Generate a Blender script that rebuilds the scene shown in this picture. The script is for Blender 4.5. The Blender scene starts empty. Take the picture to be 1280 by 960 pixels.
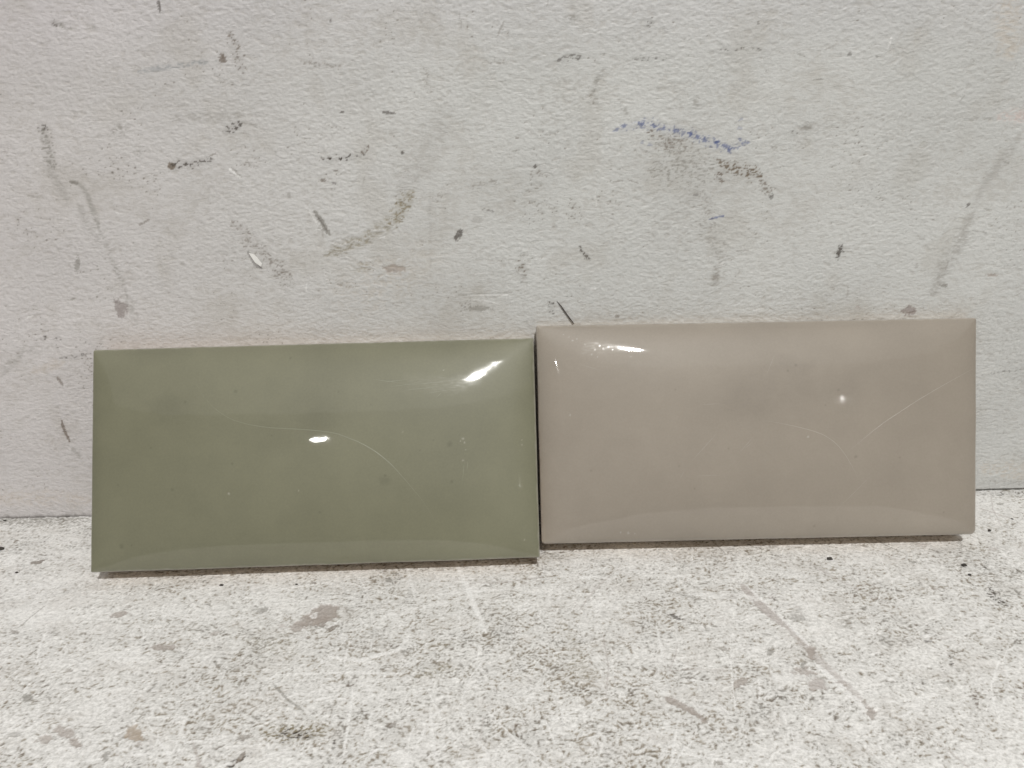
import bpy, math, random
import numpy as np
from mathutils import Matrix, Vector

random.seed(4)
MM = 0.001
scene = bpy.context.scene
col = scene.collection

# ------------------------------------------------------------------ camera
CAM = [[0.0,-258.9191,155.8105],[0.999635,-0.013108,-0.023637],[0.026837,0.377637,0.925565],[0.003206,0.925861,-0.377851]]                     # position (mm) and right / up / forward axes
cd = bpy.data.cameras.new("camera")
cam = bpy.data.objects.new("camera", cd)
col.objects.link(cam)
cd.sensor_width = 36.0
cd.lens = 27.302
cd.clip_start = 0.005
cd.clip_end = 100.0
r_, u_, f_ = (Vector(v) for v in CAM[1:])
m = Matrix((r_, u_, -f_)).transposed().to_4x4()
m.translation = Vector(CAM[0]) * MM
cam.matrix_world = m
scene.camera = cam

# ------------------------------------------------------------------ light
world = bpy.data.worlds.new("World")
scene.world = world
world.use_nodes = True
bg = world.node_tree.nodes["Background"]
bg.inputs[0].default_value = (1.0, 0.97, 0.935, 1)
bg.inputs[1].default_value = 0.06


def lamp(name, target, elev, azim, dist, size, power, colour=(1, 0.985, 0.95), shape='DISK', size_y=None):
    """area lamp `dist` metres from target, seen at that elevation and azimuth (0 = straight behind the camera)"""
    ld = bpy.data.lights.new(name, 'AREA')
    ld.shape = shape
    ld.size = size
    if size_y:
        ld.size_y = size_y
    ld.energy = power
    ld.color = colour
    e, a = math.radians(elev), math.radians(azim)
    d = Vector((math.cos(e) * math.sin(a), -math.cos(e) * math.cos(a), math.sin(e)))
    o = bpy.data.objects.new(name, ld)
    o.location = Vector(target) + d * dist
    o.rotation_euler = d.to_track_quat('Z', 'Y').to_euler()
    col.objects.link(o)
    return o


lamp("ceiling_lamp", (0.01, -0.02, 0.06), 51.4, 9.0, 1.9, 0.078, 26.5, shape='ELLIPSE', size_y=0.045)
lamp("ceiling_lamp", (-0.07, -0.03, 0.04), 34.0, -15.4, 3.2, 0.07, 1.2, shape='ELLIPSE', size_y=0.03).rotation_euler.rotate_axis('Z', math.radians(18))
lamp("ceiling_lamp", (0.11, -0.03, 0.05), 26.3, 28.0, 3.6, 0.014, 0.22)
lamp("ceiling_bounce", (0.0, -0.05, 0.0), 70, 0, 2.4, 5.0, 14.0, (1, 0.97, 0.93), 'RECTANGLE', 2.4)

scene.view_settings.view_transform = 'Standard'
scene.view_settings.look = 'None'
scene.view_settings.exposure = 0.0
scene.view_settings.gamma = 1.0
scene.render.engine = 'CYCLES'
scene.cycles.max_bounces = 8


# ------------------------------------------------------------------ noise
def _hash(ix, iy, seed):
    h = (ix.astype(np.uint32) * np.uint32(374761393) + iy.astype(np.uint32) * np.uint32(668265263)
         + np.uint32((seed * 2246822519) & 0xFFFFFFFF))
    h = (h ^ (h >> np.uint32(13))) * np.uint32(1274126177)
    h = h ^ (h >> np.uint32(16))
    return h


def perlin(x, y, seed=0):
    x = np.asarray(x, np.float32)
    y = np.asarray(y, np.float32)
    xi = np.floor(x).astype(np.int64)
    yi = np.floor(y).astype(np.int64)
    xf = x - xi
    yf = y - yi
    u = xf * xf * xf * (xf * (xf * 6 - 15) + 10)
    v = yf * yf * yf * (yf * (yf * 6 - 15) + 10)

    def g(dx, dy):
        a = _hash(xi + dx, yi + dy, seed).astype(np.float32) * np.float32(2 * math.pi / 4294967296.0)
        return np.cos(a) * (xf - dx) + np.sin(a) * (yf - dy)
    a = g(0, 0)
    b = g(1, 0)
    c = g(0, 1)
    d = g(1, 1)
    top = a + (b - a) * u
    bot = c + (d - c) * u
    return (top + (bot - top) * v) * 1.5


def fbm(x, y, seed=0, octv=3):
    s = 0
    a = 1.0
    for k in range(octv):
        s = s + a * perlin(x * 2 ** k, y * 2 ** k, seed + 17 * k)
        a *= 0.5
    return s


def ss(a, b, x):
    t = np.clip((x - a) / (b - a), 0, 1)
    return t * t * (3 - 2 * t)


PAINT = dict(
    dk=(0.075, 0.062, 0.05), br=(0.155, 0.12, 0.09), ru=(0.16, 0.12, 0.08), gd=(0.24, 0.225, 0.20),
    gy=(0.36, 0.345, 0.325), sl=(0.36, 0.37, 0.38), mv=(0.29, 0.25, 0.24), ol=(0.27, 0.235, 0.165),
    ch=(0.39, 0.345, 0.315), bl=(0.05, 0.085, 0.25), wh=(0.90, 0.895, 0.885), pk=(0.66, 0.50, 0.46),
    ta=(0.58, 0.48, 0.37), ta2=(0.42, 0.35, 0.28), gp=(0.50, 0.46, 0.44))


def axis(lo, hi, step, out_lo, out_hi, g=1.35):
    """coordinates: even steps between lo and hi, growing steps out to out_lo / out_hi"""
    mid = list(np.arange(lo, hi + step * 0.5, step))
    a, s = [], step
    x = lo
    while x > out_lo:
        s *= g
        x -= s
        a.append(max(x, out_lo))
    b, s = [], step
    x = mid[-1]
    while x < out_hi:
        s *= g
        x += s
        b.append(min(x, out_hi))
    return np.array(a[::-1] + mid + b, np.float64)


def grid_faces(nx, ny, flip=False):
    i = np.arange(nx - 1)[None, :] + np.arange(ny - 1)[:, None] * nx
    i = i.ravel()
    q = np.stack([i, i + 1, i + nx + 1, i + nx], 1)
    return q[:, ::-1] if flip else q


def mesh_np(name, verts, quads, tris=None):
    me = bpy.data.meshes.new(name)
    verts = np.asarray(verts, np.float32)
    quads = np.asarray(quads, np.int32)
    me.vertices.add(len(verts))
    me.vertices.foreach_set("co", verts.ravel())
    me.loops.add(quads.size)
    me.loops.foreach_set("vertex_index", quads.ravel())
    me.polygons.add(len(quads))
    me.polygons.foreach_set("loop_start", np.arange(0, quads.size, 4, dtype=np.int32))
    me.polygons.foreach_set("loop_total", np.full(len(quads), 4, np.int32))
    me.polygons.foreach_set("use_smooth", np.ones(len(quads), bool))
    me.update(calc_edges=True)
    me.validate()
    return me


def set_colour(me, name, rgb, alpha=None):
    a = me.attributes.new(name, 'FLOAT_COLOR', 'POINT')
    d = np.ones((len(me.vertices), 4), np.float32)
    d[:len(rgb), :3] = rgb
    if alpha is not None:
        d[:len(alpha), 3] = alpha
    a.data.foreach_set("color", d.ravel())


def link(name, me, mat=None, parent=None, **props):
    o = bpy.data.objects.new(name, me)
    col.objects.link(o)
    if mat:
        me.materials.append(mat)
    if parent:
        o.parent = parent
    for k, v in props.items():
        o[k] = v
    return o


def paint_marks(marks, ax, ay, colr, hgt, pit, seed):
    """lay the dirt marks, scuffs, chips and one painted shadow over the albedo colr (ny,nx,3) and the relief hgt (ny,nx)"""
    for n, mk in enumerate(marks):
        key, alpha, mode = mk[1], mk[2], mk[3]
        if mk[0] == 'b':
            cx, cy, ax_, ay_, bx_, by_, dh = mk[4:]
            ex = abs(ax_) + abs(bx_)
            ey = abs(ay_) + abs(by_)
            x0, x1, y0, y1 = cx - 1.6 * ex - .6, cx + 1.6 * ex + .6, cy - 1.6 * ey - .6, cy + 1.6 * ey + .6
        else:
            pts, w, dh = np.array(mk[4]), mk[5] * (.8 if key == 'wh' else 1), mk[6]
            x0, y0 = pts.min(0) - w - .5
            x1, y1 = pts.max(0) + w + .5
        i0, i1 = np.searchsorted(ax, [x0, x1])
        j0, j1 = np.searchsorted(ay, [y0, y1])
        if i1 - i0 < 2 or j1 - j0 < 2:
            continue
        X, Y = np.meshgrid(ax[i0:i1], ay[j0:j1])
        if mk[0] == 'b':
            det = ax_ * by_ - ay_ * bx_
            p = ((X - cx) * by_ - (Y - cy) * bx_) / det
            q = (-(X - cx) * ay_ + (Y - cy) * ax_) / det
            d = np.sqrt(p * p + q * q)
            size = min(math.hypot(ax_, ay_), math.hypot(bx_, by_))
        else:
            d = np.full(X.shape, 1e9)
            L = np.linalg.norm(np.diff(pts, axis=0), axis=1)
            tot = L.sum()
            acc = 0
            tt = np.zeros(X.shape)
            for k in range(len(pts) - 1):
                a, b = pts[k], pts[k + 1]
                t = np.clip(((X - a[0]) * (b[0] - a[0]) + (Y - a[1]) * (b[1] - a[1])) / max(L[k] ** 2, 1e-9), 0, 1)
                dd = np.hypot(X - a[0] - t * (b[0] - a[0]), Y - a[1] - t * (b[1] - a[1]))
                better = dd < d
                tt = np.where(better, (acc + t * L[k]) / tot, tt)
                d = np.minimum(d, dd)
                acc += L[k]
            taper = 0.35 + 0.65 * np.sqrt(np.clip(np.minimum(tt, 1 - tt) * 5, 0, 1))
            d = d / (w * 0.5 * taper)
            size = w * 0.5
        fr = 0.9 / max(size, 0.5)
        rag = fbm(X * fr, Y * fr * 1.3, seed + n, 3)
        if mode == 's':
            k_ = .55 if mk[0] == 'b' else .4
            mask = ss(1.14, 0.86, d + k_ * rag + .22 * perlin(X * 1.5, Y * 1.9, seed + n + 6))
            if key == 'wh':
                mask = mask * ss(-.95, .1, perlin(X * .9, Y * 1.1, seed + n + 5) + .5 * perlin(X * .25, Y * .25, seed + n + 9))
            else:
                mask = mask * (0.84 + 0.2 * perlin(X * 1.3, Y * 1.8, seed + n + 5))
        elif mode == 'f':
            mask = ss(1.35, 0.15, d + 0.35 * rag) * ss(-.9, .5, pit[j0:j1, i0:i1] + .6 * perlin(X * .7, Y * 1.0, seed + n))
        else:
            pe = .70 if alpha > .6 else .58
            env = ss(1.4, 0.2, d + 0.3 * rag)
            sp = (perlin(X * .85, Y * 1.45, seed + n * 3 + 1) + .45 * perlin(X * 2.3, Y * 2.6, seed + n * 3 + 2)
                  + .35 * pit[j0:j1, i0:i1])
            mask = np.maximum(ss(0.0, 0.22, sp - 0.78 + pe * env) * ss(0, .25, env), .16 * env)
        mask = np.clip(mask * alpha, 0, 1)
        c = np.array(PAINT[key])
        colr[j0:j1, i0:i1] += mask[..., None] * (c - colr[j0:j1, i0:i1])
        if key == 'wh' and mk[0] == 's':
            dh = dh * 1.8
        if dh:
            hgt[j0:j1, i0:i1] += (1.7 if dh < 0 else 1) * dh * np.clip(mask / max(alpha, .01), 0, 1)


# ------------------------------------------------------------------ materials
def new_mat(name):
    mt = bpy.data.materials.new(name)
    mt.use_nodes = True
    nt = mt.node_tree
    return mt, nt, nt.nodes["Principled BSDF"]


def paint_material(name, attr, rough, spec, grain_scale, grain_amt, bump_dist, bump_scale, stretch=(1, 1, 1)):
    mt, nt, b = new_mat(name)
    N = nt.nodes.new
    at = N("ShaderNodeAttribute")
    at.attribute_name = attr
    tc = N("ShaderNodeTexCoord")
    n1 = N("ShaderNodeTexNoise")
    n1.inputs["Scale"].default_value = grain_scale
    n1.inputs["Detail"].default_value = 5
    n1.inputs["Roughness"].default_value = 0.65
    nt.links.new(tc.outputs["Object"], n1.inputs["Vector"])
    mr = N("ShaderNodeMapRange")
    mr.inputs[1].default_value = 0.28
    mr.inputs[2].default_value = 0.72
    mr.inputs[3].default_value = 1 - grain_amt
    mr.inputs[4].default_value = 1 + grain_amt * 0.6
    nt.links.new(n1.outputs[0], mr.inputs[0])
    mul = N("ShaderNodeVectorMath")
    mul.operation = 'MULTIPLY'
    nt.links.new(at.outputs["Color"], mul.inputs[0])
    nt.links.new(mr.outputs[0], mul.inputs[1])
    nt.links.new(mul.outputs[0], b.inputs["Base Color"])
    b.inputs["Roughness"].default_value = rough
    b.inputs["Specular IOR Level"].default_value = spec
    n2 = N("ShaderNodeTexNoise")
    n2.inputs["Scale"].default_value = bump_scale
    n2.inputs["Detail"].default_value = 4
    mp = N("ShaderNodeMapping")
    mp.inputs["Scale"].default_value = stretch
    nt.links.new(tc.outputs["Object"], mp.inputs["Vector"])
    nt.links.new(mp.outputs[0], n2.inputs["Vector"])
    bp = N("ShaderNodeBump")
    bp.inputs["Strength"].default_value = 1.0
    bp.inputs["Distance"].default_value = bump_dist
    nt.links.new(n2.outputs[0], bp.inputs["Height"])
    nt.links.new(bp.outputs[0], b.inputs["Normal"])
    return mt


def plain_material(name, rgb, rough, var=0.15, scale=900.0):
    mt, nt, b = new_mat(name)
    N = nt.nodes.new
    tc = N("ShaderNodeTexCoord")
    n1 = N("ShaderNodeTexNoise")
    n1.inputs["Scale"].default_value = scale
    n1.inputs["Detail"].default_value = 4
    nt.links.new(tc.outputs["Object"], n1.inputs["Vector"])
    mx = N("ShaderNodeMix")
    mx.data_type = 'RGBA'
    mx.inputs[6].default_value = (*[c * (1 - var) for c in rgb], 1)
    mx.inputs[7].default_value = (*[min(1, c * (1 + var)) for c in rgb], 1)
    nt.links.new(n1.outputs[0], mx.inputs[0])
    nt.links.new(mx.outputs[2], b.inputs["Base Color"])
    b.inputs["Roughness"].default_value = rough
    return mt


def glaze_material(name, rgb, cloud):
    """glossy glaze; the attribute holds r: light scuff and painted glint, g: dark speck, b: 0.5 + cloudy tone"""
    mt, nt, b = new_mat(name)
    N = nt.nodes.new
    L = nt.links.new
    tc = N("ShaderNodeTexCoord")
    at = N("ShaderNodeAttribute")
    at.attribute_name = "marks"
    sp = N("ShaderNodeSeparateColor")
    L(at.outputs["Color"], sp.inputs[0])
    n1 = N("ShaderNodeTexNoise")
    n1.inputs["Scale"].default_value = 28
    n1.inputs["Detail"].default_value = 6
    n1.inputs["Roughness"].default_value = 0.6
    L(tc.outputs["Object"], n1.inputs["Vector"])
    n3 = N("ShaderNodeTexNoise")
    n3.inputs["Scale"].default_value = 1500
    n3.inputs["Detail"].default_value = 3
    L(tc.outputs["Object"], n3.inputs["Vector"])
    add = N("ShaderNodeMath")
    add.operation = 'MULTIPLY_ADD'
    L(n3.outputs[0], add.inputs[0])
    add.inputs[1].default_value = 0.35
    L(n1.outputs[0], add.inputs[2])
    add2 = N("ShaderNodeMath")
    add2.operation = 'ADD'
    L(add.outputs[0], add2.inputs[0])
    L(sp.outputs[2], add2.inputs[1])
    mr = N("ShaderNodeMapRange")
    mr.inputs[1].default_value = 0.75
    mr.inputs[2].default_value = 1.6
    mr.inputs[3].default_value = 1 - cloud
    mr.inputs[4].default_value = 1 + cloud
    L(add2.outputs[0], mr.inputs[0])
    base = N("ShaderNodeVectorMath")
    base.operation = 'MULTIPLY'
    base.inputs[0].default_value = rgb
    L(mr.outputs[0], base.inputs[1])
    m1 = N("ShaderNodeMix")
    m1.data_type = 'RGBA'
    L(sp.outputs[1], m1.inputs[0])
    L(base.outputs[0], m1.inputs[6])
    m1.inputs[7].default_value = (*[c * 0.35 for c in rgb], 1)
    m2 = N("ShaderNodeMix")
    m2.data_type = 'RGBA'
    L(sp.outputs[0], m2.inputs[0])
    L(m1.outputs[2], m2.inputs[6])
    m2.inputs[7].default_value = (0.72, 0.70, 0.66, 1)
    L(m2.outputs[2], b.inputs["Base Color"])
    # gloss: smooth glaze, duller where greasy or scuffed
    n2 = N("ShaderNodeTexNoise")
    n2.inputs["Scale"].default_value = 55
    n2.inputs["Detail"].default_value = 5
    L(tc.outputs["Object"], n2.inputs["Vector"])
    rr = N("ShaderNodeMapRange")
    rr.inputs[1].default_value = 0.35
    rr.inputs[2].default_value = 0.75
    rr.inputs[3].default_value = 0.025
    rr.inputs[4].default_value = 0.065
    L(n2.outputs[0], rr.inputs[0])
    ra = N("ShaderNodeMath")
    ra.operation = 'MULTIPLY_ADD'
    L(sp.outputs[0], ra.inputs[0])
    ra.inputs[1].default_value = 0.5
    L(rr.outputs[0], ra.inputs[2])
    L(ra.outputs[0], b.inputs["Coat Roughness"])
    b.inputs["Coat Weight"].default_value = 0.8
    b.inputs["Coat IOR"].default_value = 1.5
    b.inputs["Roughness"].default_value = 0.5
    b.inputs["Specular IOR Level"].default_value = 0.32
    b.inputs["IOR"].default_value = 1.5
    wv = N("ShaderNodeTexNoise")
    wv.inputs["Scale"].default_value = 90
    wv.inputs["Detail"].default_value = 2
    L(tc.outputs["Object"], wv.inputs["Vector"])
    bp = N("ShaderNodeBump")
    bp.inputs["Strength"].default_value = 1
    bp.inputs["Distance"].default_value = 0.00006
    L(wv.outputs[0], bp.inputs["Height"])
    L(bp.outputs[0], b.inputs["Normal"])
    L(bp.outputs[0], b.inputs["Coat Normal"])
    return mt


M_wall = paint_material("wall_paint", "paint", 0.5, 0.4, 1600, 0.07, 0.00020, 900, (1, 1, 2.0))
M_floor = paint_material("floor_paint", "paint", 0.6, 0.3, 1500, 0.16, 0.00020, 1500, (1, 1.4, 1))
M_green = glaze_material("sage_glaze", (0.197, 0.194, 0.131), 0.22)
M_beige = glaze_material("beige_glaze", (0.317, 0.279, 0.233), 0.17)
M_bisque = plain_material("bisque_clay", (0.78, 0.65, 0.52), 0.9, 0.12)
M_grit = plain_material("dark_grit", (0.05, 0.043, 0.037), 0.8, 0.4)
M_flake = plain_material("paint_flake", (0.86, 0.85, 0.83), 0.5, 0.04)
M_bristle = plain_material("bristle", (0.06, 0.05, 0.045), 0.5, 0.3)

# ------------------------------------------------------------------ wall
wx = axis(-205, 205, 0.36, -900, 900)
wz = axis(1.2, 186, 0.36, 0.0, 900)
wz = wz[wz > 0.9]
X, Z = np.meshgrid(wx, wz)
fine = (ss(-330, -205, X) * ss(330, 205, X) * ss(330, 187, Z)).astype(np.float32)
ux = X + 1.5 * perlin(X / 7, Z / 3.2, 3)
uz = Z + 0.8 * perlin(X / 6, Z / 4, 4) + 0.25 * perlin(X / 1.7, Z / 1.7, 5)
r1 = 1 - np.abs(perlin(ux / 3.7, uz / 1.15, 11)) * 1.6
r2 = 1 - np.abs(perlin(ux / 2.3 + 9, uz / 0.85, 12)) * 1.6
lump = perlin(ux / 3.0, uz / 1.6, 13)
zone = ss(-.5, .6, perlin(X / 38, Z / 26, 14) + .25)
r3 = 1 - np.abs(perlin(ux / 1.5 + 3, uz / 0.55, 19)) * 1.6
relief = (0.175 * r1 ** 2 + 0.17 * r2 ** 2 + 0.085 * r3 ** 2) * (0.4 + 0.6 * zone) + 0.09 * lump
low = 0.10 * perlin(X / 22, Z / 14, 15) + 0.35 * perlin(X / 90, Z / 60, 16)
hgt = relief + low
pit = -(relief - relief.mean()) / relief.std() * .55 + .3 * perlin(X / 1.1, Z / .7, 18)
t1 = perlin(X / 60, Z / 45, 21)
t2 = perlin(X / 24, Z / 18, 22)
base = np.empty(X.shape + (3,), np.float32)
base[:] = (0.592, 0.596, 0.583)
left = ss(20, -190, X)
base *= (1 + (0.06 * t1 + 0.04 * t2))[..., None]
base *= 1 + left[..., None] * np.array([0.05, 0.0, 0.02])
tops = ss(150, 178, Z)
base *= 1 + tops[..., None] * np.array([-0.01, -0.02, 0.0])
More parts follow.
